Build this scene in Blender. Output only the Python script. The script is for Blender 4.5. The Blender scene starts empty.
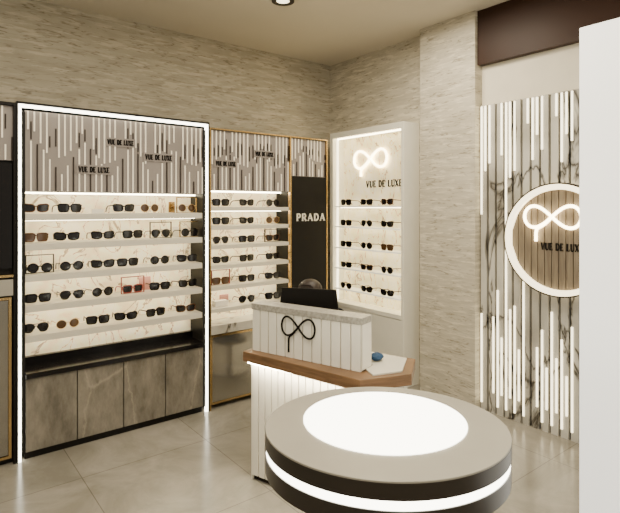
import bpy, bmesh, math, random
from mathutils import Vector, Matrix
R = math.radians
F = 510.0; HZ = 207.0; EYE = 1.6
AN = math.atan2(650, 510); SA = math.sin(AN); CA = math.cos(AN)
def onY(px, Y):
    r = (px-310)/F; return Y*(CA+r*SA)/(SA-r*CA)
def onX(px, X):
    r = (px-310)/F; return X*(SA-r*CA)/(CA+r*SA)
def depth(X, Y): return X*CA+Y*SA
def zat(py, X, Y): return EYE-(py-HZ)*depth(X, Y)/F
def cw(cx, d): return (cx*SA+d*CA, -cx*CA+d*SA)
COL = bpy.context.scene.collection

# ---------------------------------------------------------------- materials
def nodes(name):
    m = bpy.data.materials.new(name); m.use_nodes = True
    nt = m.node_tree; b = nt.nodes['Principled BSDF']
    return m, nt, b
def N(nt, t, **kw):
    n = nt.nodes.new(t)
    for k, v in kw.items():
        if k in n.inputs: n.inputs[k].default_value = v
        else: setattr(n, k, v)
    return n
def ramp(nt, stops, interp='LINEAR'):
    n = nt.nodes.new('ShaderNodeValToRGB'); cr = n.color_ramp; cr.interpolation = interp
    while len(cr.elements) < len(stops): cr.elements.new(0.5)
    for e, (p, c) in zip(cr.elements, stops):
        e.position = p; e.color = (*c, 1) if len(c) == 3 else c
    return n
def mat(name, col, rough=.5, metal=0., em=0., emcol=None, var=.06, scale=8, spec=.5):
    m, nt, b = nodes(name)
    b.inputs['Roughness'].default_value = rough; b.inputs['Metallic'].default_value = metal
    b.inputs['Specular IOR Level'].default_value = spec
    tc = N(nt, 'ShaderNodeTexCoord'); no = N(nt, 'ShaderNodeTexNoise', Scale=scale)
    nt.links.new(tc.outputs['Object'], no.inputs['Vector'])
    c0 = tuple(max(0, c*(1-var)) for c in col); c1 = tuple(min(1, c*(1+var)) for c in col)
    rp = ramp(nt, [(.3, c0), (.7, c1)])
    nt.links.new(no.outputs['Fac'], rp.inputs['Fac']); nt.links.new(rp.outputs['Color'], b.inputs['Base Color'])
    if em:
        b.inputs['Emission Color'].default_value = (*(emcol or col), 1); b.inputs['Emission Strength'].default_value = em
    return m
def wallpaper(name, dark, mid, light):
    """stone-look paper: short broken horizontal flecks"""
    m, nt, b = nodes(name); b.inputs['Roughness'].default_value = .7
    g = N(nt, 'ShaderNodeNewGeometry')
    def noise(sc, scale, det, rough, dist=0.):
        mp = N(nt, 'ShaderNodeMapping'); mp.inputs['Scale'].default_value = sc
        nt.links.new(g.outputs['Position'], mp.inputs['Vector'])
        n = N(nt, 'ShaderNodeTexNoise', Scale=scale, Detail=det, Roughness=rough, Distortion=dist)
        nt.links.new(mp.outputs['Vector'], n.inputs['Vector']); return n
    n1 = noise((1.3, 1.3, 9), 2.0, 4., .55)
    r1 = ramp(nt, [(.36, mid), (.62, light)]); nt.links.new(n1.outputs['Fac'], r1.inputs['Fac'])
    n2 = noise((2.0, 2.0, 16), 2.0, 3., .5)
    s = N(nt, 'ShaderNodeMath', operation='SUBTRACT'); s.inputs[1].default_value = .5
    a = N(nt, 'ShaderNodeMath', operation='ABSOLUTE')
    nt.links.new(n2.outputs['Fac'], s.inputs[0]); nt.links.new(s.outputs[0], a.inputs[0])
    r2 = ramp(nt, [(0, (1, 1, 1)), (.03, (0, 0, 0))]); nt.links.new(a.outputs[0], r2.inputs['Fac'])
    n3 = noise((4.5, 4.5, 14), 2.0, 3., .6)
    r3 = ramp(nt, [(.45, (0, 0, 0)), (.56, (.85, .85, .85))]); nt.links.new(n3.outputs['Fac'], r3.inputs['Fac'])
    mu = N(nt, 'ShaderNodeMath', operation='MULTIPLY'); nt.links.new(r2.outputs['Color'], mu.inputs[0]); nt.links.new(r3.outputs['Color'], mu.inputs[1])
    mx = N(nt, 'ShaderNodeMix', data_type='RGBA'); nt.links.new(mu.outputs[0], mx.inputs[0])
    nt.links.new(r1.outputs['Color'], mx.inputs[6]); mx.inputs[7].default_value = (*dark, 1)
    n4 = noise((2.6, 2.6, 19), 2.2, 4., .6)
    r4 = ramp(nt, [(.54, (0, 0, 0)), (.62, (1, 1, 1))]); nt.links.new(n4.outputs['Fac'], r4.inputs['Fac'])
    m3 = N(nt, 'ShaderNodeMath', operation='MULTIPLY'); m3.inputs[1].default_value = .65; nt.links.new(r4.outputs['Color'], m3.inputs[0])
    mx2 = N(nt, 'ShaderNodeMix', data_type='RGBA'); nt.links.new(m3.outputs[0], mx2.inputs[0])
    nt.links.new(mx.outputs[2], mx2.inputs[6]); mx2.inputs[7].default_value = (*[min(1, c*1.3) for c in light], 1)
    nt.links.new(mx2.outputs[2], b.inputs['Base Color'])
    bp = N(nt, 'ShaderNodeBump', Strength=.25, Distance=.008)
    nt.links.new(n4.outputs['Fac'], bp.inputs['Height']); nt.links.new(bp.outputs['Normal'], b.inputs['Normal'])
    return m
def marble(name, base, cloud, vein, scale=1.6, rough=.25, em=0, thr=.06, rot=(.5, .9, .3), tint=None, dist=1.1):
    m, nt, b = nodes(name); b.inputs['Roughness'].default_value = rough
    g = N(nt, 'ShaderNodeNewGeometry'); mp = N(nt, 'ShaderNodeMapping'); mp.inputs['Rotation'].default_value = rot
    nt.links.new(g.outputs['Position'], mp.inputs['Vector'])
    no = N(nt, 'ShaderNodeTexNoise', Scale=scale*1.5, Detail=6.)
    nt.links.new(mp.outputs['Vector'], no.inputs['Vector'])
    c = ramp(nt, [(.35, cloud), (.6, base)]); nt.links.new(no.outputs['Fac'], c.inputs['Fac'])
    n2 = N(nt, 'ShaderNodeTexNoise', Scale=scale, Detail=5., Roughness=.55, Distortion=dist)
    mp2 = N(nt, 'ShaderNodeMapping'); mp2.inputs['Scale'].default_value = (1, 1.6, .6); mp2.inputs['Rotation'].default_value = rot
    nt.links.new(g.outputs['Position'], mp2.inputs['Vector']); nt.links.new(mp2.outputs['Vector'], n2.inputs['Vector'])
    s = N(nt, 'ShaderNodeMath', operation='SUBTRACT'); s.inputs[1].default_value = .5
    a = N(nt, 'ShaderNodeMath', operation='ABSOLUTE')
    nt.links.new(n2.outputs['Fac'], s.inputs[0]); nt.links.new(s.outputs[0], a.inputs[0])
    v = ramp(nt, [(0, (1, 1, 1)), (thr*.35, (.6, .6, .6)), (thr, (0, 0, 0))]); nt.links.new(a.outputs[0], v.inputs['Fac'])
    mx = N(nt, 'ShaderNodeMix', data_type='RGBA'); nt.links.new(v.outputs['Color'], mx.inputs[0])
    nt.links.new(c.outputs['Color'], mx.inputs[6]); mx.inputs[7].default_value = (*vein, 1)
    nt.links.new(mx.outputs[2], b.inputs['Base Color'])
    if em:
        nt.links.new(mx.outputs[2], b.inputs['Emission Color']); b.inputs['Emission Strength'].default_value = em
    return m
def cracked(name, base, cloud, vein, scale, thr, rot):
    m, nt, b = nodes(name); b.inputs['Roughness'].default_value = .35
    g = N(nt, 'ShaderNodeNewGeometry')
    mpn = N(nt, 'ShaderNodeMapping'); mpn.inputs['Rotation'].default_value = rot; mpn.inputs['Scale'].default_value = (1, 1, .4)
    nt.links.new(g.outputs['Position'], mpn.inputs['Vector'])
    no = N(nt, 'ShaderNodeTexNoise', Scale=8., Detail=9., Roughness=.72); nt.links.new(mpn.outputs['Vector'], no.inputs['Vector'])
    c = ramp(nt, [(.36, cloud), (.62, base)]); nt.links.new(no.outputs['Fac'], c.inputs['Fac'])
    mp = N(nt, 'ShaderNodeMapping'); mp.inputs['Rotation'].default_value = rot; mp.inputs['Scale'].default_value = (1, 1, .38)
    ad = N(nt, 'ShaderNodeMix', data_type='RGBA', blend_type='ADD'); ad.inputs[0].default_value = .12
    nt.links.new(g.outputs['Position'], ad.inputs[6]); nt.links.new(no.outputs['Color'], ad.inputs[7])
    nt.links.new(ad.outputs[2], mp.inputs['Vector'])
    vo = N(nt, 'ShaderNodeTexVoronoi', feature='DISTANCE_TO_EDGE', Scale=scale); nt.links.new(mp.outputs['Vector'], vo.inputs['Vector'])
    v = ramp(nt, [(0, (.6, .6, .6)), (thr, (0, 0, 0))]); nt.links.new(vo.outputs['Distance'], v.inputs['Fac'])
    mx = N(nt, 'ShaderNodeMix', data_type='RGBA'); nt.links.new(v.outputs['Color'], mx.inputs[0])
    nt.links.new(c.outputs['Color'], mx.inputs[6]); mx.inputs[7].default_value = (*vein, 1)
    nt.links.new(mx.outputs[2], b.inputs['Base Color']); return m
def wood(name, c0, c1, rough=.4, sc=(2, 2, 30)):
    m, nt, b = nodes(name); b.inputs['Roughness'].default_value = rough
    tc = N(nt, 'ShaderNodeTexCoord'); mp = N(nt, 'ShaderNodeMapping'); mp.inputs['Scale'].default_value = sc
    nt.links.new(tc.outputs['Object'], mp.inputs['Vector'])
    no = N(nt, 'ShaderNodeTexNoise', Scale=2.5, Detail=5., Distortion=.8); nt.links.new(mp.outputs['Vector'], no.inputs['Vector'])
    rp = ramp(nt, [(.3, c0), (.7, c1)]); nt.links.new(no.outputs['Fac'], rp.inputs['Fac'])
    nt.links.new(rp.outputs['Color'], b.inputs['Base Color'])
    return m
def floor_mat():
    m, nt, b = nodes('floor_tiles')
    g = N(nt, 'ShaderNodeNewGeometry')
    br = N(nt, 'ShaderNodeTexBrick', Scale=1.0); br.offset = 0.0; br.squash = 1
    br.inputs['Brick Width'].default_value = .8; br.inputs['Row Height'].default_value = .8
    br.inputs['Mortar Size'].default_value = .003; br.inputs['Mortar Smooth'].default_value = .2
    br.inputs['Color1'].default_value = (.325, .30, .255, 1); br.inputs['Color2'].default_value = (.29, .27, .228, 1)
    br.inputs['Mortar'].default_value = (.18, .165, .135, 1)
    nt.links.new(g.outputs['Position'], br.inputs['Vector'])
    no = N(nt, 'ShaderNodeTexNoise', Scale=2.2, Detail=8., Roughness=.65, Distortion=.9)
    nt.links.new(g.outputs['Position'], no.inputs['Vector'])
    rp = ramp(nt, [(.35, (.60, .59, .56)), (.65, (1.0, 1.0, 1.0))]); nt.links.new(no.outputs['Fac'], rp.inputs['Fac'])
    mx = N(nt, 'ShaderNodeMix', data_type='RGBA', blend_type='MULTIPLY'); mx.inputs[0].default_value = .9
    nt.links.new(br.outputs['Color'], mx.inputs[6]); nt.links.new(rp.outputs['Color'], mx.inputs[7])
    nt.links.new(mx.outputs[2], b.inputs['Base Color']); b.inputs['Roughness'].default_value = .2
    return m
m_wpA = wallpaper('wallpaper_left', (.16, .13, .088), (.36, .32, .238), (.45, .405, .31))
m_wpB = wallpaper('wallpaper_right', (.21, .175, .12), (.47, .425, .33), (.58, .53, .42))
m_ceil = mat('ceiling_paint', (.62, .56, .445), .85, var=.02, scale=2)
m_floor = floor_mat()
m_black = mat('black_satin', (.008, .007, .006), .4, spec=.15)
m_blackgl = mat('black_gloss', (.005, .004, .004), .15, spec=.35)
m_white = mat('white_satin', (.86, .83, .71), .35, var=.02)
m_shelf = mat('shelf_cream', (.60, .56, .46), .35, var=.02)
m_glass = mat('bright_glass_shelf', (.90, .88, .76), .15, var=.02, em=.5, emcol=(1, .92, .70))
m_white2 = mat('partition_white_glow', (.97, .97, .93), .45, var=.01, scale=2, em=.95, emcol=(1, .99, .94))  # partition is no lamp; glow added to its white so it looks brightly lit
m_led = mat('led_white', (1, 1, 1), .5, em=10, emcol=(1, .95, .78))
m_ledw = mat('led_warm', (1, 1, 1), .5, em=19, emcol=(1, .87, .58))
m_ledb = mat('led_strong', (1, 1, 1), .5, em=95, emcol=(1, .90, .66))
m_led2 = mat('led_soft', (1, 1, 1), .5, em=3.6, emcol=(1, .86, .56))
m_ledn = mat('led_showcase', (1, 1, 1), .5, em=14, emcol=(1, .86, .54))
m_ringl = mat('ring_glow', (1, .93, .8), .5, em=3.2, emcol=(1, .82, .50))
m_neon = mat('neon_white', (1, 1, 1), .5, em=13, emcol=(1, .80, .46))
m_disc = mat('lightbox_disc', (1, 1, 1), .4, em=8, emcol=(1, .95, .78))
m_backlit = marble('backlit_onyx', (.93, .83, .60), (.72, .60, .40), (.26, .18, .09), 5.0, .5, em=.36, thr=.016)
m_nicheback = marble('backlit_cream', (.95, .84, .56), (.74, .62, .37), (.27, .19, .09), 4.5, .5, em=.55, thr=.018)
m_greige = mat('header_greige', (.235, .205, .188), .35, var=.08, scale=3)
m_strip = mat('cream_slat', (.80, .73, .59), .4, em=.22, emcol=(1, .90, .68))
m_dstrip = mat('dark_slat', (.03, .022, .018), .4, spec=.2)
m_base = cracked('grey_taupe_stone', (.23, .205, .165), (.10, .088, .068), (.34, .30, .235), 2.2, .014, (.5, .75, .2))
m_wmarble = marble('grey_white_marble', (.58, .555, .485), (.34, .315, .265), (.035, .026, .018), 1.4, .3, thr=.026, rot=(.2, .5, .7))
m_brass = mat('brass', (.55, .38, .17), .25, 1.0)
m_mirror = mat('smoked_panel', (.34, .32, .28), .12, .85, var=.02)
m_wood = wood('walnut_ledge', (.115, .060, .026), (.24, .13, .060))
m_brown = mat('dark_brown_panel', (.032, .013, .007), .45, var=.15, scale=2, spec=.2)
m_band = mat('cream_band', (.74, .68, .54), .6, var=.03)
m_signwood = wood('sign_wood', (.13, .10, .07), (.22, .175, .12), .5, (20, 20, 2))
m_top = mat('table_top_grey', (.33, .31, .26), .35, var=.03)
m_rim = mat('table_dark_rim', (.022, .016, .011), .3)
m_slatwhite = mat('desk_slats', (.84, .80, .69), .4, var=.03)
m_workt = mat('desk_worktop', (.62, .59, .50), .4, var=.03)
m_cap = mat('desk_cap_speckled', (.33, .31, .265), .35, var=.25, scale=70)
m_cap2 = mat('ledge_grey', (.33, .31, .265), .35)
m_deskdark = mat('desk_groove', (.02, .016, .012), .7, spec=.1)
m_ink = mat('lettering_dark', (.006, .005, .004), .6, spec=.1)
m_lens = mat('lens_dark', (.010, .009, .009), .15)
m_lensb = mat('lens_brown', (.07, .035, .015), .15)
m_tort = mat('tortoiseshell', (.09, .038, .015), .2, var=.6, scale=90)
m_gold = mat('gold_wire', (.60, .40, .15), .3, 1.0)
m_red = mat('red_frame', (.28, .03, .02), .3)
m_pink = mat('pink_card', (.70, .36, .31), .5)
m_cardw = mat('white_card', (.85, .80, .68), .5)
m_skin = mat('skin', (.36, .20, .125), .5)
m_hair = mat('hair_black', (.020, .012, .009), .5)
m_cloth = mat('black_cloth', (.010, .010, .011), .8, spec=.1)
m_trouser = mat('dark_trousers', (.03, .03, .04), .8)
m_blue = mat('blue_cloth', (.015, .06, .14), .7)
m_eye = mat('eye_white', (.7, .68, .64), .3)
m_lip = mat('lip', (.35, .13, .10), .5)
m_chrome = mat('chrome', (.6, .58, .55), .15, 1.0)

# ---------------------------------------------------------------- mesh builder
class MB:
    def __init__(s): s.bm = bmesh.new(); s.mi = 0
    def face(s, vs):
        f = s.bm.faces.new(vs); f.material_index = s.mi
    def prism(s, pts, z0, z1, axis='z'):
        def v(a, b, c): return (a, b, c) if axis == 'z' else (a, c, b)
        A = [s.bm.verts.new(v(p[0], p[1], z0)) for p in pts]; B = [s.bm.verts.new(v(p[0], p[1], z1)) for p in pts]
        s.face(A); s.face(B[::-1]); n = len(pts)
        for i in range(n): s.face((A[i], B[i], B[(i+1) % n], A[(i+1) % n]))
        return s
    def box(s, x0, x1, y0, y1, z0, z1): return s.prism([(x0, y0), (x1, y0), (x1, y1), (x0, y1)], z0, z1)
    def cyl(s, cx, cy, z0, z1, rx, ry=None, n=64, axis='z'):
        ry = ry or rx
        return s.prism([(cx+rx*math.cos(2*math.pi*i/n), cy+ry*math.sin(2*math.pi*i/n)) for i in range(n)], z0, z1, axis)
    def ring(s, cx, cz, r0, r1, y0, y1, n=96, axis='y', k=1.0):
        L = []
        for i in range(n):
            c, q = math.cos(2*math.pi*i/n), math.sin(2*math.pi*i/n)
            if axis == 'y': f = lambda r, y: (cx+r*c, y, cz+r*q)
            else: f = lambda r, y: (cx+r*c, cz+r*q*k, y)
            L.append([s.bm.verts.new(f(r0, y0)), s.bm.verts.new(f(r1, y0)), s.bm.verts.new(f(r1, y1)), s.bm.verts.new(f(r0, y1))])
        for i in range(n):
            a, b = L[i], L[(i+1) % n]
            for j in range(4): s.face((a[j], a[(j+1) % 4], b[(j+1) % 4], b[j]))
        return s
    def tube(s, pts, r, n=8, closed=False):
        pts = [Vector(p) for p in pts]; m = len(pts); rings = []
        for i, p in enumerate(pts):
            if closed: t = pts[(i+1) % m]-pts[i-1]
            else: t = pts[min(i+1, m-1)]-pts[max(i-1, 0)]
            t.normalize(); up = Vector((0, 1, 0)) if abs(t.y) < .9 else Vector((0, 0, 1))
            a = t.cross(up).normalized(); b = t.cross(a)
            rr = r[i] if isinstance(r, (list, tuple)) else r
            rings.append([s.bm.verts.new(p+a*rr*math.cos(2*math.pi*k/n)+b*rr*math.sin(2*math.pi*k/n)) for k in range(n)])
        for i in range(m if closed else m-1):
            A, B = rings[i], rings[(i+1) % m]
            for k in range(n): s.face((A[k], A[(k+1) % n], B[(k+1) % n], B[k]))
        if not closed: s.face(rings[0][::-1]); s.face(rings[-1])
        return s
    def ball(s, c, rx, ry, rz, u=20, v=14):
        g = bmesh.ops.create_uvsphere(s.bm, u_segments=u, v_segments=v, radius=1)
        for q in g['verts']: q.co = Vector((c[0]+q.co.x*rx, c[1]+q.co.y*ry, c[2]+q.co.z*rz))
        return s
    def build(s, name, m, parent=None, smooth=False, bev=0):
        bmesh.ops.recalc_face_normals(s.bm, faces=s.bm.faces)
        me = bpy.data.meshes.new(name); s.bm.to_mesh(me); s.bm.free()
        for q in (m if isinstance(m, list) else [m]): me.materials.append(q)
        if smooth:
            for p in me.polygons: p.use_smooth = True
            try: me.set_sharp_from_angle(angle=R(35))
            except Exception: pass
        o = bpy.data.objects.new(name, me); COL.objects.link(o)
        if parent: o.parent = parent
        if bev:
            b = o.modifiers.new('bevel', 'BEVEL'); b.width = bev; b.segments = 2; b.limit_method = 'ANGLE'
        return o
def tag(o, label, cat, group=None):
    o['label'] = label; o['category'] = cat
    if group: o['group'] = group
    return o
def thing(name, label, cat, loc=(0, 0, 0), rz=0, group=None):
    o = bpy.data.objects.new(name, None); COL.objects.link(o); o.location = loc; o.rotation_euler = (0, 0, rz)
    o.empty_display_size = .1
    return tag(o, label, cat, group)
def struct(o): o['kind'] = 'structure'; return o
def copy_tree(o, parent=None):
    c = o.copy(); COL.objects.link(c); c.parent = parent
    for ch in list(o.children): copy_tree(ch, c)
    return c

# ---------------------------------------------------------------- serif lettering
def arc(cx, cy, rx, ry, a0, a1, n=10):
    return [(cx+rx*math.cos(R(a0+(a1-a0)*i/n)), cy+ry*math.sin(R(a0+(a1-a0)*i/n))) for i in range(n+1)]
TK, TN = .22, .12
def glyph(ch):
    S = []
    ser = lambda x0, x1, y: S.append(([(x0, y), (x1, y)], .07))
    if ch == 'V': S += [([(.1, 1), (.42, 0)], TK), ([(.42, 0), (.74, 1)], TN)]; ser(-.02, .24, .97); ser(.62, .86, .97); w = .84
    elif ch == 'U': S += [([(.15, 1), (.15, .3)]+arc(.42, .3, .27, .27, 180, 270, 6), TK), (arc(.42, .3, .27, .27, 270, 360, 6)+[(.69, 1)], TN)]; ser(.0, .3, .97); ser(.57, .81, .97); w = .82
    elif ch == 'E': S += [([(.15, 0), (.15, 1)], TK), ([(.1, .96), (.6, .96)], TN), ([(.1, .5), (.5, .5)], TN), ([(.1, .04), (.64, .04)], TN), ([(.6, .8), (.6, 1)], .06), ([(.64, 0), (.64, .22)], .06)]; ser(0, .3, .03); w = .72
    elif ch == 'D': S += [([(.15, 0), (.15, 1)], TK), ([(.1, .96), (.35, .96)], TN), ([(.1, .04), (.35, .04)], TN), (arc(.33, .5, .38, .45, 90, -90, 12), TK*.9)]; w = .84
    elif ch == 'L': S += [([(.15, 0), (.15, 1)], TK), ([(.1, .04), (.62, .04)], TN), ([(.6, 0), (.6, .25)], .06)]; ser(0, .32, .97); w = .7
    elif ch == 'X': S += [([(.08, 1), (.72, 0)], TK), ([(.1, 0), (.7, 1)], TN)]; ser(-.02, .22, .97); ser(.58, .82, .97); ser(-.02, .22, .03); ser(.58, .84, .03); w = .84
    elif ch in 'PR':
        S += [([(.15, 0), (.15, 1)], TK), ([(.1, .96), (.35, .96)], TN), ([(.1, .46), (.35, .46)], TN), (arc(.35, .71, .25, .25, 90, -90, 10), TK*.85)]; ser(.0, .32, .03); w = .68
        if ch == 'R': S += [([(.36, .48), (.7, .0)], TK)]; w = .78
    elif ch == 'A': S += [([(.08, 0), (.4, 1)], TN), ([(.4, 1), (.74, 0)], TK), ([(.2, .33), (.62, .33)], TN*.8)]; ser(-.04, .2, .03); ser(.6, .88, .03); w = .84
    else: return [], .42
    return S, w
def lettering(text, x0, z0, h, y, m, parent, name='lettering', width=None, th=.004, gap=.12):
    adv = sum(glyph(c)[1]+gap for c in text)-gap
    sx = (width/adv) if width else h
    mb = MB(); x = x0
    for c in text:
        S, w = glyph(c)
        for pl, sw in S:
            for i in range(len(pl)-1):
                a = Vector((x+pl[i][0]*sx, z0+pl[i][1]*h)); b = Vector((x+pl[i+1][0]*sx, z0+pl[i+1][1]*h))
                d = (b-a).normalized(); n = Vector((-d.y, d.x))*sw*h*.5; e = d*.004*h
                mb.prism([tuple(a-n-e), tuple(b-n+e), tuple(b+n+e), tuple(a+n-e)], y-th, y, 'y')
        x += (w+gap)*sx
    return mb.build(name, m, parent)
def logo(cx, cz, a, y, r, m, parent, name, tl=1.2, zf=1.12):
    P = []
    for i in range(64):
        t = 2*math.pi*i/64; d = 1+.45*math.sin(t)**2
        P.append((cx+a*math.cos(t)/d, y, cz+zf*a*math.sin(t)*math.cos(t)/d))
    mb = MB().tube(P, r, 8, True)
    q = zf/1.12
    T = [(0, 0), (-.10, -.14*q), (-.22, -.28*q), (-.36, -.40*q), (-.48, -.48*q), (-.55, -.58*q), (-.57, -.72*q), (-.57, -tl)]
    mb.tube([(cx+p[0]*a, y, cz+p[1]*a) for p in T], r, 8)
    return mb.build(name, m, parent, True)

# ---------------------------------------------------------------- room shell
AY = 3.63; WLY = 4.27; WBX = 3.63; PX = 3.50; SX = 3.56; CEIL = 3.148
o = MB().box(-2.6, 4.2, -2.6, 4.5, -.1, 0).build('floor', m_floor); struct(o)
o = MB().box(-2.6, 4.2, -2.6, 4.5, CEIL, CEIL+.1).build('ceiling', m_ceil); struct(o)
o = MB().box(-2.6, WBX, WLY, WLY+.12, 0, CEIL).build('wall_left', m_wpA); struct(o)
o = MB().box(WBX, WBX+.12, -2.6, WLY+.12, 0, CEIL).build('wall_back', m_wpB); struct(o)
pY0 = onX(475, PX); pY1 = onX(420, PX)
o = MB().box(PX, WBX-.001, pY0, pY1, 0, CEIL).build('wall_pillar', m_wpB); struct(o)
zb = zat(66, SX, pY0)
o = MB().box(PX+.03, WBX-.001, -1.0, pY0-.002, zb, CEIL).build('trim_1', m_brown); struct(o)
zs = zat(106, SX, pY0)
o = MB().box(SX+.03, WBX-.001, -1.0, pY0-.002, zs, zb).build('trim_2', m_band); struct(o)
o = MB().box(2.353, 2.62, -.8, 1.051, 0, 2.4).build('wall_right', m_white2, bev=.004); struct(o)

# ---------------------------------------------------------------- sunglasses prototypes
def outline(kind, s):
    P = []
    for i in range(24):
        t = 2*math.pi*i/24; c, q = math.cos(t), math.sin(t)
        if kind == 'round': x, z = .028*c, .026*q
        elif kind == 'square':
            e = .45; x = .031*math.copysign(abs(c)**e, c); z = .024*math.copysign(abs(q)**e, q)
            if z < 0: x *= .9
        elif kind == 'cat':
            e = .7; x = .031*math.copysign(abs(c)**e, c); z = .022*math.copysign(abs(q)**e, q)
            if x > 0 and z > 0: z += .006*x/.031; x += .003
        else:
            e = .8; x = .030*math.copysign(abs(c)**e, c); z = .026*math.copysign(abs(q)**e, q)
            if z < 0: x = x*.8+.002
        P.append((s*(x+.0365), z))
    return P
def make_glasses(kind, fm, lm, r):
    root = bpy.data.objects.new('sunglasses', None); root.empty_display_size = .05; COL.objects.link(root)
    fr = MB(); cz = .034
    for s in (-1, 1):
        O = outline(kind, s)
        curve = lambda x: abs(x)**2*1.2
        fr.tube([(x, curve(x), z+cz) for x, z in O], r, 6, True)
        ln = MB(); c = ln.bm.verts.new((s*.0365, curve(.0365)-.003, cz)); vs = [ln.bm.verts.new((x, curve(x), z+cz)) for x, z in O]
        for i in range(24): ln.bm.faces.new((c, vs[i], vs[(i+1) % 24]))
        ln.build('lens', lm, root, True)
        hz = cz+.016
        MB().tube([(s*.069, .006, hz), (s*.071, .02, hz), (s*.070, .09, hz-.004), (s*.067, .118, hz-.018), (s*.064, .135, hz-.042)], [r*1.2, r*1.1, r, r, r*.9], 6).build('temple', fm, root, True)
    fr.tube([(-.011, 0, cz+.007), (0, -.001, cz+.011), (.011, 0, cz+.007)], r*1.1, 6)
    if kind == 'aviator': fr.tube([(-.02, 0, cz+.022), (0, 0, cz+.022), (.02, 0, cz+.022)], r*.8, 6)
    fr.build('frame', fm, root, True)
    return root
PROT = [('black square', make_glasses('square', m_blackgl, m_lens, .0036)),
        ('black round', make_glasses('round', m_blackgl, m_lens, .0034)),
        ('black cat-eye', make_glasses('cat', m_blackgl, m_lens, .0038)),
        ('black aviator', make_glasses('aviator', m_black, m_lens, .0024)),
        ('tortoiseshell square', make_glasses('square', m_tort, m_lensb, .0036)),
        ('gold-wire round', make_glasses('round', m_gold, m_lensb, .0018)),
        ('tortoiseshell cat-eye', make_glasses('cat', m_tort, m_lens, .0036)),
        ('dark red square', make_glasses('square', m_red, m_lens, .0034))]
used = set()
ORD = ['first', 'second', 'third', 'fourth', 'fifth', 'sixth', 'seventh']
SHN = ['top', 'second', 'third', 'fourth', 'fifth', 'sixth']
def place_glasses(k, loc, rz, label, group, sc=1.0):
    desc, p = PROT[k]
    if k not in used: used.add(k); o = p
    else: o = copy_tree(p)
    o.location = loc; o.rotation_euler = (0, 0, rz); o.scale = (sc, sc, sc)
    tag(o, desc+' sunglasses '+label, 'sunglasses', group)
rnd = random.Random(5)

# ---------------------------------------------------------------- wall cabinets on the left wall
def header(root, w0, w1, z0, z1, y, seed, texts, ds=.036):
    r = random.Random(seed); h = z1-z0
    a = MB().box(w0, w1, y, y+.03, z0, z1); x = w0+.016; i = 0
    while x < w1-.020:
        top = .16+.40*abs(math.sin(i*.36+seed))+.06*r.random()
        low = .14+.46*abs(math.cos(i*.36+seed))+.06*r.random()
        if top+low > .92: low = .92-top
        a.mi = 1
        if i % 6 != 4: a.box(x-.0045, x+.0045, y-.006, y+.001, z1-h*top, z1-.004)
        if i % 3 == 1: a.mi = 2
        a.box(x+.013, x+.0215, y-.006, y+.001, z0+.003, z0+h*low)
        a.mi = 2
        if r.random() < .55:
            q = r.uniform(.45, .62); a.box(x+.0135, x+.0215, y-.005, y+.001, z0+h*max(q, low+.02), z0+h*(max(q, low+.02)+r.uniform(.12, .28)))
        x += ds; i += 1
    a.mi = 0
    for (tx, tz, w, hh) in texts: a.box(tx-.014, tx+w+.014, y-.0075, y+.001, tz-.012, tz+hh+.012)
    pn = a.build('header_panel', [m_greige, m_strip, m_dstrip], root)
    for (tx, tz, w, hh) in texts: lettering('VUE DE LUXE', tx, tz, hh, y-.0078, m_ink, pn, width=w)
x17 = onY(16.5, AY); x208 = onY(209.5, AY); W1 = x208-x17
c1 = thing('display_cabinet', 'tall black wall display cabinet outlined in white light, five lit shelves above stone doors', 'display cabinet', (x17, AY, 0))
D = WLY-AY-.003
TOPZ = 2.262
fb = MB(); fb.box(0, .010, 0, D, 0, TOPZ).box(W1-.010, W1, 0, D, 0, TOPZ).box(.010, W1-.010, 0, D, TOPZ-.015, TOPZ)
fb.box(.010, W1-.010, .27, D, 0, TOPZ-.015)
fb.box(.028, .05, .012, .27, .04, TOPZ-.06).box(W1-.05, W1-.028, .012, .27, .04, TOPZ-.06)
fb.build('carcass', m_black, c1)
lb = MB(); lb.box(.010, .028, .004, .03, 0.0, TOPZ-.015).box(W1-.028, W1-.010, .004, .03, 0.0, TOPZ-.015).box(.028, W1-.028, .004, .03, TOPZ-.033, TOPZ-.015)
lb.build('light_strip', m_led, c1)
ix0, ix1 = .05, W1-.05
HB = 1.70
def lx(px): return onY(px, AY)-x17
header(c1, ix0, ix1, HB, TOPZ-.05, .02, 3, [(lx(108), 2.035, .18, .036), (lx(79), 1.835, .20, .038), (lx(146), 1.945, .20, .038)])
MB().box(ix0, ix1, .235, .265, .60, HB).build('back_panel', m_backlit, c1)
ZS = [1.555, 1.365, 1.165, .970, .778]
for z in ZS:
    s = MB().box(ix0, ix1, .02, .235, z-.042, z).build('shelf', m_shelf, c1, bev=.002)
    MB().box(ix0+.005, ix1-.005, .15, .17, z-.047, z-.0425).build('shelf_light', m_ledw, s)
MB().box(ix0, ix1, .15, .17, HB-.012, HB-.001).build('header_light', m_ledw, c1)
MB().box(ix0, ix1, -.012, .265, .515, .548).build('countertop', m_blackgl, c1, bev=.003)
MB().box(ix0, ix1, .20, .264, .548, .60).build('upstand', m_blackgl, c1)
MB().box(ix0, ix1, .03, .26, 0, .045).build('plinth', m_black, c1)
dw = (ix1-ix0)/4
for i in range(4):
    MB().box(ix0+i*dw+.003, ix0+(i+1)*dw-.003, .005, .03, .05, .51).build('door', m_base, c1, bev=.002)
G1 = 'sunglasses in the white-lit wall display'
rows1 = [[36, 70, 124, 150, 187], [36, 67, 103, 133, 161, 190], [40, 72, 103, 128, 160, 187], [38, 72, 103, 133, 160, 188], [36, 68, 98, 126, 156, 186]]
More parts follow.
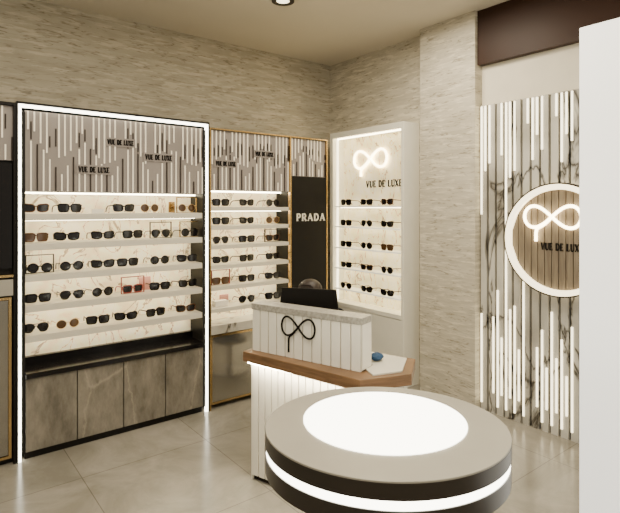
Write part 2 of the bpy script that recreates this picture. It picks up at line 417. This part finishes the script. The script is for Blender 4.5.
kinds1 = [[6, 0, 2, 5, 5], [4, 2, 2, 0, 3, 1], [1, 1, 2, 0, 1, 2], [0, 3, 1, 7, 0, 2], [3, 5, 0, 2, 0, 6]]
for ri, row in enumerate(rows1):
    for gi, px in enumerate(row):
        place_glasses(kinds1[ri][gi], (onY(px, AY+.07), AY+.07, ZS[ri]+.001), R(rnd.uniform(-9, 9)), f'{ORD[gi]} from left on {SHN[ri]} shelf of the white-lit display', G1, 1.1)
def stand_frame(px, z, m, nm, Y=AY+.105, w=.17, h=.122):
    X = onY(px, Y); tt = .006
    mb = MB().box(-w/2, w/2, 0, .012, 0, .004).box(-w/2, w/2, 0, .012, h-tt, h).box(-w/2, -w/2+tt, 0, .012, .004, h-tt).box(w/2-tt, w/2, 0, .012, .004, h-tt)
    o = mb.build('open_picture_stand', m, None); o.location = (X, Y, z+.0005)
    tag(o, nm, 'display stand', 'open frames around sunglasses'); return o
stand_frame(40, ZS[2], m_black, 'black open square stand around first sunglasses on third shelf of white-lit display')
stand_frame(161, ZS[1], m_black, 'black open square stand around fifth sunglasses on second shelf of white-lit display')
stand_frame(190, ZS[1], m_brass, 'brass open square stand around last sunglasses on second shelf of white-lit display')
stand_frame(133, ZS[3], m_red, 'dark red open square stand on fourth shelf of white-lit display')
stand_frame(187, ZS[0], m_brass, 'brass open square stand on top shelf of white-lit display')
def card(X, Y, z, w, h, m, label, rz=0, th=.012):
    o = MB().box(-w/2, w/2, 0, th, 0, h).build('display_card', m, None, bev=.002); o.location = (X, Y, z+.0005); o.rotation_euler = (0, 0, rz)
    tag(o, label, 'display card', 'small cards and plaques among the sunglasses')
card(onY(98, AY+.06), AY+.06, ZS[0], .08, .03, m_cardw, 'small low white plaque in middle of top shelf of white-lit display')
card(onY(145, AY+.19), AY+.19, ZS[3], .09, .10, m_pink, 'pink card standing behind sunglasses on fourth shelf of white-lit display')
card(onY(176, AY+.2), AY+.2, ZS[1], .05, .08, m_cardw, 'small white card on second shelf of white-lit display')
card(onY(172, AY+.18), AY+.18, ZS[0], .05, .085, m_brass, 'small upright brass plaque on top shelf of white-lit display')
# cabinet 2 (brass framed)
xa = x208+.003; xb = onY(291.5, AY); W2 = xb-xa
c2 = thing('display_cabinet', 'narrower wall display cabinet with brass edging, six lit shelves over smoked lower door', 'display cabinet', (xa, AY, 0))
T2 = 2.225
MB().box(0, .012, .03, D, 0, T2-.012).box(W2-.012, W2, .03, D, 0, T2-.012).box(0, W2, .03, D, T2-.012, T2).box(.012, W2-.012, .25, D, 0, T2-.012).build('carcass', m_black, c2)
MB().box(0, .012, 0, .03, 0, T2).box(W2-.014, W2, 0, .03, 0, T2).box(.012, W2-.014, 0, .03, T2-.012, T2).build('edging', m_brass, c2)
header(c2, .014, W2-.016, 1.735, T2-.014, .022, 8, [(lx(213)-W1+.03, 1.93, .18, .036), (lx(256)-W1+.0, 2.03, .18, .036)])
MB().box(.012, W2-.012, .22, .249, .60, 1.735).build('back_panel', m_backlit, c2)
MB().box(.014, W2-.016, .14, .16, 1.722, 1.734).build('header_light', m_ledw, c2)
Z2 = [1.60, 1.45, 1.295, 1.135, .965, .79]
for z in Z2:
    s = MB().box(.013, W2-.015, .02, .219, z-.032, z).build('shelf', m_shelf, c2, bev=.002)
    MB().box(.02, W2-.02, .14, .16, z-.037, z-.0325).build('shelf_light', m_ledw, s)
MB().box(.013, W2-.015, .005, .219, .59, .66).build('display_ledge', m_wmarble, c2, bev=.002)
MB().box(.028, W2-.03, .014, .04, .055, .567).build('lower_door', m_mirror, c2)
MB().box(.013, .027, .008, .04, .04, .585).box(W2-.029, W2-.015, .008, .04, .04, .585).box(.027, W2-.029, .008, .04, .568, .585).box(.027, W2-.029, .008, .04, .04, .054).build('door_frame', m_brass, c2)
G2 = 'sunglasses in the brass-edged display'
for ri in range(6):
    for gi, px in enumerate((221, 247, 273)):
        if ri == 5 and gi == 0: continue
        n = gi-1 if ri == 5 else gi
        place_glasses([0, 4, 2, 0, 1, 2, 3, 5, 0, 2, 6][(ri*3+gi*2) % 11], (onY(px, AY+.07), AY+.07, Z2[ri]+.001), R(rnd.uniform(-9, 9)), f'{ORD[n]} from left on {SHN[ri]} shelf of the brass-edged display', G2, 1.08)
stand_frame(221, Z2[4], m_red, 'dark red open square stand on fifth shelf of brass-edged display')
stand_frame(273, Z2[2], m_black, 'black open square stand on third shelf of brass-edged display', h=.11)
card(onY(222, AY+.08), AY+.08, Z2[5], .12, .045, m_cardw, 'low white box at left of lowest shelf of brass-edged display', th=.06)
card(onY(229, AY+.08), AY+.16, Z2[5], .08, .08, m_pink, 'pink card on lowest shelf of brass-edged display')
# black brand panel
xc = xb+.003; xd = onY(327.5, AY); W3 = xd-xc
c3 = thing('brand_panel', 'narrow black wall panel with white lettering below patterned header', 'wall panel', (xc, AY, 0))
MB().box(0, W3, .03, D, 0, T2-.012).build('carcass', m_black, c3)
MB().box(0, W3, 0, .03, T2-.012, T2).box(W3-.01, W3, 0, .03, 0, T2-.012).build('edging', m_brass, c3)
header(c3, 0, W3-.011, 1.875, T2-.014, .022-.0, 5, [])
bp = MB().box(0.002, W3-.011, .004, .029, 0.02, 1.873).build('black_panel', m_black, c3)
l0 = onY(296.5, AY)-xc; l1 = onY(325, AY)-xc
lettering('PRADA', l0, 1.475, .066, .0045, m_cardw, bp, width=l1-l0, gap=.16)
# cabinet 0 (far left, mostly out of frame)
x_l = -.55; W0 = x17-.004-x_l
c0 = thing('display_cabinet', 'dark wall cabinet at the far left edge with black screen above smoked base', 'display cabinet', (x_l, AY, 0))
MB().box(0, W0, .04, D, 0, 2.25).build('carcass', m_black, c0)
MB().box(0, W0, 0, .04, 2.232, 2.25).box(W0-.012, W0, 0, .04, 0, 2.232).build('edging', m_black, c0)
header(c0, .01, W0-.013, 1.89, 2.23, .022, 11, [])
MB().box(.01, W0-.02, .012, .039, 1.22, 1.87).build('screen', m_blackgl, c0)
MB().box(.0, W0-.013, -.0, .039, 1.05, 1.15).build('ledge', m_cap2, c0, bev=.003)
MB().box(.0, W0-.013, .0, .038, 1.165, 1.18).build('ledge_edge', m_brass, c0)
MB().box(.03, W0-.04, .016, .039, .06, 1.02).build('lower_door', m_mirror, c0)
MB().box(W0-.038, W0-.022, .008, .039, .04, 1.04).box(.01, W0-.038, .008, .039, .04, .056).box(.01, W0-.038, .008, .039, 1.024, 1.04).build('door_frame', m_brass, c0)

# ---------------------------------------------------------------- logo showcase on the right wall
NX = 3.416; nY1 = onX(330, NX); nY0 = onX(403.5, NX); NW = nY1-nY0; ND = WBX-NX-.003
n1 = thing('logo_showcase', 'cream lit showcase with glowing logo and five shelves beside the textured pillar', 'showcase', (NX, nY1, 0), R(-90))
NT = zat(121, NX, nY0)
fr = .045
MB().box(0, fr, 0, ND, 0, NT).box(NW-.03, NW, 0, ND, 0, NT).box(fr, NW-.03, 0, ND, NT-.055, NT).box(fr, NW-.03, 0, ND, .60, .64).box(fr, NW-.03, .17, ND, .0, NT-.055).build('carcass', m_white, n1, bev=.002)
nb = MB().box(fr, NW-.03, .155, .169, .64, NT-.055).build('back_panel', m_nicheback, n1)
MB().box(fr+.002, fr+.012, .05, .07, .65, NT-.06).box(NW-.042, NW-.032, .05, .07, .65, NT-.06).build('side_light', m_led2, n1)
MB().box(fr+.015, NW-.045, .05, .07, NT-.066, NT-.0555).build('top_light', m_ledn, n1)
ZN = [zat(p, NX, onX(370, NX)) for p in (206, 227.5, 250, 272, 294)]
for z in ZN:
    s = MB().box(fr+.013, NW-.043, .01, .154, z-.013, z).build('glass_shelf', m_glass, n1)
    MB().box(fr+.02, NW-.05, .09, .105, z-.018, z-.0135).build('shelf_light', m_ledn, s)
for i in range(2):
    MB().box(fr+.002+i*(NW-.075)/2, fr-.002+(i+1)*(NW-.075)/2, .004, .03, .03, .595).build('door', m_white, n1, bev=.002)
def nlx(px, X=NX+.15): return nY1-onX(px, X)
logo(nlx(371), zat(159, NX+.15, onX(371, NX+.15)), .225, .135, .012, m_neon, n1, 'neon_logo', .74, .92)
l0 = nlx(366); l1 = nlx(402)
lettering('VUE DE LUXE', l0, zat(187, NX+.15, onX(380, NX+.15)), .065, .1545, m_ink, nb, width=min(l1, NW-.05)-l0)
G3 = 'sunglasses in the logo showcase'
for ri in range(5):
    for gi, px in enumerate((347, 367.5, 388)):
        Yg = onX(px, NX+.02)
        place_glasses([0, 2, 6, 1, 0, 3, 2, 2, 0, 1, 4][(ri*4+gi) % 11], (NX+.003, Yg, ZN[ri]+.001), R(-90+rnd.uniform(-4, 4)), f'{ORD[gi]} from left on {SHN[ri]} shelf of the logo showcase', G3, 1.10)

# ---------------------------------------------------------------- slatted marble feature wall
SL = 1.5
sp = thing('slatted_feature_panel', 'marble slatted wall panel with vertical light strips beside the pillar', 'wall panel', (SX, pY0-.004, 0), R(-90))
sd = WBX-SX-.003
MB().box(0, SL, .03, sd, 0, zs-.002).build('backing', m_black, sp)
bw = .070; nbd = int(SL/bw); bo = MB()
for i in range(nbd): bo.box(i*bw+.009, (i+1)*bw-.009, 0, .031, .0, zs-.002)
bo.build('marble_slats', m_wmarble, sp)
up = [.85, .45, .66, .95, .52, .30, .45, .38, .26, .48, .34, .22, .40, .5, .3, .4, .5, .4, .3, .4, .5, .4]
lo = [.70, 1.15, .90, 1.28, .80, 1.05, .88, .66, .80, .62, .72, .55, .68, .5, .7, .5, .6, .7, .5, .6, .7, .5]
for i in range(nbd):
    for j, off in enumerate((.012, .045)):
        L = up[i]*(1 if j == 0 else .6)
        if (i+j) % 3 != 2: MB().box(i*bw+off, i*bw+off+.012, -.008, -.0005, zs-.01-L, zs-.01).build('light_strip', m_led2, sp)
        L = lo[i]*(1 if j == 0 else .6)
        if (i+j) % 5 != 1: MB().box(i*bw+off, i*bw+off+.012, -.008, -.0005, .06+.1*(j), .06+L).build('light_strip', m_led2, sp)
# round sign
RX = 3.44; ryL = onX(505, RX); RR = .379; ryc = ryL-RR; rzc = zat(240, RX, ryc)
sg = thing('round_sign', 'round wall sign with glowing rim and looped neon logo on marble slats', 'sign', (RX, ryc, rzc), R(-90))
RI = RR-.036
MB().ring(0, 0, RI, RR, 0, .05).build('light_ring', m_ringl, sg, True)
MB().ring(0, 0, RR+.0005, RR+.010, .0, .055).build('outer_rim', m_dstrip, sg, True)
MB().ring(0, 0, RR-.03, RR-.002, .070, .10).build('halo_light', m_ringl, sg, True)
sb = MB(); n = 14; wv = 2*(RI-.002)/n
for i in range(n):
    xa_ = -(RI-.002)+i*wv
    a0, a1 = xa_+.003, xa_+wv-.003
    h0 = math.sqrt(max(0, (RI-.001)**2-a0*a0)); h1 = math.sqrt(max(0, (RI-.001)**2-a1*a1))
    sb.prism([(a0, -h0), (a1, -h1), (a1, h1), (a0, h0)], .030, .0505, 'y')
sbo = sb.build('sign_face', m_signwood, sg)
MB().cyl(0, 0, .0505, .069, RR-.001, n=64, axis='y').cyl(0, 0, .069, .112, RR-.06, n=64, axis='y').build('sign_backing', m_dstrip, sg, True)
def slx(px): return ryc-onX(px, RX+.03)
logo(slx(553), zat(217, RX, ryc)-rzc, .195, .012, .011, m_neon, sg, 'neon_logo', .88, .92)
lettering('VUE DE LUXE', slx(541), zat(251, RX, ryc)-rzc, .050, .0305, m_ink, sbo, width=.285)

# ---------------------------------------------------------------- cash desk
DR = math.atan2(-.9538, .3003)
dk = thing('reception_desk', 'white slatted cash desk with walnut ledge and raised front behind the round table', 'desk', (1.5875, 2.5678, 0), DR)
UL = .765
MB().box(0, UL, .0115, .04, 0, .700).build('lower_backing', m_deskdark, dk)
lw = MB(); n = 16; w = UL/n
for i in range(n): lw.box(i*w+.004, (i+1)*w-.004, -.006, .0125, .03, .70)
lw.build('lower_slats', m_slatwhite, dk)
MB().box(-.012, -.0005, 0, .34, 0, .700).build('end_panel', m_slatwhite, dk)
MB().prism([(UL+.002, -.03), (.905, .12), (.83, .33), (.80, .33), (.87, .13), (UL+.002, .01)], 0, .700).build('side_panel', m_slatwhite, dk)
LED = [(-.03, -.055), (.775, -.110), (.945, .12), (.86, .37), (-.03, .37)]
MB().prism(LED, .702, .760).build('ledge', m_wood, dk, bev=.003)
MB().prism([(.0, -.045), (UL, -.075), (UL, -.050), (0, -.020)], .694, .7015).build('ledge_light', m_ledb, dk)
URX = .725
MB().prism([(.0, .125), (URX+.003, .125), (URX+.003, .04), (.80, -.02), (.895, .118), (.825, .335), (0, .335)], .7605, .768).build('worktop', m_workt, dk)
MB().box(.0, URX, .0115, .10, .769, 1.0).build('raised_core', m_deskdark, dk)
rs = MB(); n = 12; w = URX/n
for i in range(n): rs.box(i*w+.0038, (i+1)*w-.0038, -.006, .0125, .7615, 1.0)
rs.build('raised_slats', m_slatwhite, dk)
MB().box(URX+.0005, URX+.004, -.0, .10, .769, 1.0).build('raised_end', m_slatwhite, dk)
MB().box(-.004, URX+.006, -.009, .104, 1.0005, 1.036).build('cap', m_cap, dk, bev=.002)
logo(.335, .938, .112, -.012, .0055, m_ink, dk, 'looped_logo', 1.30)
dm = Matrix.Translation((1.5875, 2.5678, 0)) @ Matrix.Rotation(DR, 4, 'Z')
def dloc(u, v, z): return dm @ Vector((u, v, z))
p_ = dloc(.245, .225, .769)
mo = thing('computer_monitor', 'black computer monitor on the desk in front of the seated person', 'monitor', tuple(p_), DR+R(18))
MB().prism([(-.19, .15), (.19, .15), (.17, .345), (-.17, .345)], -.012, .006, 'y').build('casing', m_black, mo, bev=.004)
MB().box(-.155, .155, .0065, .009, .165, .333).build('screen', m_blackgl, mo)
MB().box(-.02, .02, -.03, -.0125, .006, .24).build('neck', m_black, mo)
MB().box(-.08, .08, -.06, .05, 0, .006).build('foot', m_black, mo)
bc = MB(); r = random.Random(4)
bc.ball((0, 0, .02), .04, .032, .02, 16, 10)
for v in bc.bm.verts:
    if v.co.z > .004: v.co += Vector((r.uniform(-.004, .004), r.uniform(-.004, .004), r.uniform(-.003, .004)))
o = bc.build('cleaning_cloth', m_blue, None, True); o.location = dloc(.71, .20, .7685)
tag(o, 'crumpled blue cloth on the white worktop of the desk', 'cloth')

# ---------------------------------------------------------------- round display table
tx, ty = cw(.270, 1.834)
ZT = .819; rw, rd = .430, .384; k = rd/rw
tb = thing('round_display_table', 'round display table with glowing white disc top and lit rim in the foreground', 'table', (tx, ty, 0), math.atan2(-CA, SA))
MB().cyl(0, 0, ZT-.045, ZT, rw, rw*k, 128).build('table_top', m_top, tb, True, bev=.002)
MB().cyl(.002, .040, ZT+.0005, ZT+.003, .296, .272, 128).build('light_disc', m_disc, tb, True)
MB().ring(0, 0, rw*.9, rw*1.002, ZT-.056, ZT-.006, 128, 'z', k).build('upper_rim', m_rim, tb, True)
MB().ring(0, 0, rw*.9, rw*.992, ZT-.086, ZT-.0565, 128, 'z', k).build('light_band', m_led, tb, True)
MB().cyl(0, 0, ZT-.145, ZT-.0865, rw, rw*k, 128).build('lower_rim', m_rim, tb, True)
MB().cyl(0, 0, .03, ZT-.1455, rw*.55, rw*.55*k, 96).build('pedestal', m_rim, tb, True)
MB().cyl(0, 0, 0, .0295, rw*.72, rw*.72*k, 96).build('base_plate', m_black, tb, True)

# ---------------------------------------------------------------- ceiling spotlight
d = 1.548*F/207; sx_, sy_ = cw((283-310)/F*d, d)
cs = thing('ceiling_spotlight', 'small dark round ceiling spotlight near the top edge', 'spotlight', (sx_, sy_, CEIL))
MB().ring(0, 0, .05, .085, -.012, -.0005, 48, 'z').build('trim_ring', m_dstrip, cs, True)
MB().cyl(0, 0, -.008, -.0005, .049, n=48).build('lamp', m_led2, cs, True)

# ---------------------------------------------------------------- stool and person
PL = dloc(-.07, .88, 0)
st = thing('stool', 'dark round stool under the seated person behind the desk', 'stool', (PL.x, PL.y, 0), DR)
MB().cyl(0, .04, .30, .335, .16, n=40).build('seat', m_black, st, True)
MB().cyl(0, .04, .02, .299, .025, n=20).build('post', m_chrome, st, True)
MB().cyl(0, .04, 0, .0195, .17, n=40).build('base', m_chrome, st, True)
def skin(name, chains, m, parent, sub=2):
    V = []; E = []; roots = []
    for vs, es in chains:
        b = len(V); roots.append(b); V += vs; E += [(a+b, c+b) for a, c in es]
    me = bpy.data.meshes.new(name); me.from_pydata([v[:3] for v in V], E, []); me.update()
    o = bpy.data.objects.new(name, me); COL.objects.link(o); o.parent = parent; me.materials.append(m)
    md = o.modifiers.new('skin', 'SKIN'); md.use_smooth_shade = True
    sv = me.skin_vertices[0].data
    for i, v in enumerate(V):
        sv[i].radius = (v[3], v[3]); sv[i].use_root = i in roots
    s = o.modifiers.new('sub', 'SUBSURF'); s.levels = sub; s.render_levels = sub
    return o
pe = thing('person', 'person with dark hair in black top seated behind the desk, head bowed', 'person', (PL.x, PL.y, 0), DR)
V = [(0, .04, .47, .125), (0, .03, .60, .115), (0, -.03, .73, .12), (0, -.08, .82, .10), (0, -.13, .905, .05), (0, -.165, .96, .06), (0, -.20, .995, .080), (0, -.215, 1.025, .060)]
E = [(i, i+1) for i in range(7)]
fing = []
for s in (-1, 1):
    b = len(V); V += [(s*.16, -.08, .83, .052), (s*.215, -.08, .70, .043), (s*.215, -.13, .61, .036), (s*.15, -.22, .57, .025), (s*.125, -.27, .56, .024)]
    E += [(3, b), (b, b+1), (b+1, b+2), (b+2, b+3), (b+3, b+4)]
    b = len(V); V += [(s*.09, -.02, .45, .082), (s*.12, -.33, .47, .06), (s*.12, -.34, .26, .048), (s*.12, -.31, .07, .034), (s*.125, -.40, .035, .03)]
    E += [(0, b), (b, b+1), (b+1, b+2), (b+2, b+3), (b+3, b+4)]
    for f in range(4):
        x = s*(.125+(f-1.5)*.018); L = [.055, .068, .062, .048][f]
        fing.append(([(x, -.275, .562, .009), (x, -.275-L*.5, .560, .0085), (x, -.275-L, .553, .007)], [(0, 1), (1, 2)]))
    fing.append(([(s*.10, -.25, .56, .010), (s*.082, -.275, .558, .009), (s*.078, -.30, .552, .0075)], [(0, 1), (1, 2)]))
skin('body', [(V, E)]+fing, m_skin, pe)
TV = [(0, .04, .48, .137), (0, .03, .60, .126), (0, -.03, .73, .132), (0, -.08, .82, .112), (0, -.115, .875, .062)]; TE = [(i, i+1) for i in range(4)]
for s in (-1, 1):
    b = len(TV); TV += [(s*.165, -.08, .83, .064), (s*.215, -.08, .70, .053), (s*.215, -.13, .61, .045), (s*.168, -.20, .578, .036)]
    TE += [(3, b), (b, b+1), (b+1, b+2), (b+2, b+3)]
skin('top', [(TV, TE)], m_cloth, pe)
LV = [(0, .04, .475, .138)]; LE = []
for s in (-1, 1):
    b = len(LV); LV += [(s*.09, -.02, .46, .090), (s*.12, -.33, .47, .070), (s*.12, -.34, .26, .058), (s*.12, -.32, .11, .046)]
    LE += [(0, b), (b, b+1), (b+1, b+2), (b+2, b+3)]
skin('trousers', [(LV, LE)], m_trouser, pe)
hz_ = -.015; hy = -.010
for s in (-1, 1):
    MB().ball((s*.125, -.37, .035), .042, .11, .034).build('shoe', m_black, pe, True)
    MB().ball((s*.03, -.260+hy, 1.0+hz_), .011, .008, .008, 12, 8).build('eye', m_eye, pe, True)
    MB().ball((s*.081, -.185+hy, .995+hz_), .008, .018, .026, 12, 8).build('ear', m_skin, pe, True)
MB().ball((0, -.276+hy, .983+hz_), .011, .018, .018, 12, 8).build('nose', m_skin, pe, True)
MB().ball((0, -.253+hy, .958+hz_), .02, .006, .006, 12, 8).build('mouth', m_lip, pe, True)
hb = MB().ball((0, -.172+hy, 1.030+hz_), .086, .088, .076, 28, 20)
for v in hb.bm.verts:
    if v.co.y < -.225+hy and v.co.z < 1.065+hz_: v.co.y = -.225+hy+(v.co.y+.225-hy)*.1
hb.build('hair', m_hair, pe, True)

# ---------------------------------------------------------------- lights
def area(name, loc, size, e, col=(1, .89, .69), rot=(0, 0, 0)):
    l = bpy.data.lights.new(name, 'AREA'); l.energy = e; l.size = size; l.color = col
    o = bpy.data.objects.new(name, l); COL.objects.link(o); o.location = loc; o.rotation_euler = rot
area('added_fill_centre', (1.3, 1.4, 3.1), 1.0, 64)  # these four area lamps are added out of view to brighten the room
area('added_fill_camera', (-.2, -.4, 3.05), 1.2, 52)
area('added_fill_left', (.4, 2.7, 3.1), .8, 18)
area('added_fill_right', (2.7, 2.4, 3.1), .6, 36)
w = bpy.data.worlds.new('world'); bpy.context.scene.world = w; w.use_nodes = True
w.node_tree.nodes['Background'].inputs[0].default_value = (1, .91, .74, 1); w.node_tree.nodes['Background'].inputs[1].default_value = .56

cam = bpy.data.cameras.new('camera'); co = bpy.data.objects.new('camera', cam); COL.objects.link(co)
co.location = (0, 0, EYE); co.rotation_euler = (R(90), 0, -math.atan2(CA, SA))
cam.sensor_width = 36; cam.lens = 36*F/620; cam.shift_y = -(256.5-HZ)/620
bpy.context.scene.camera = co
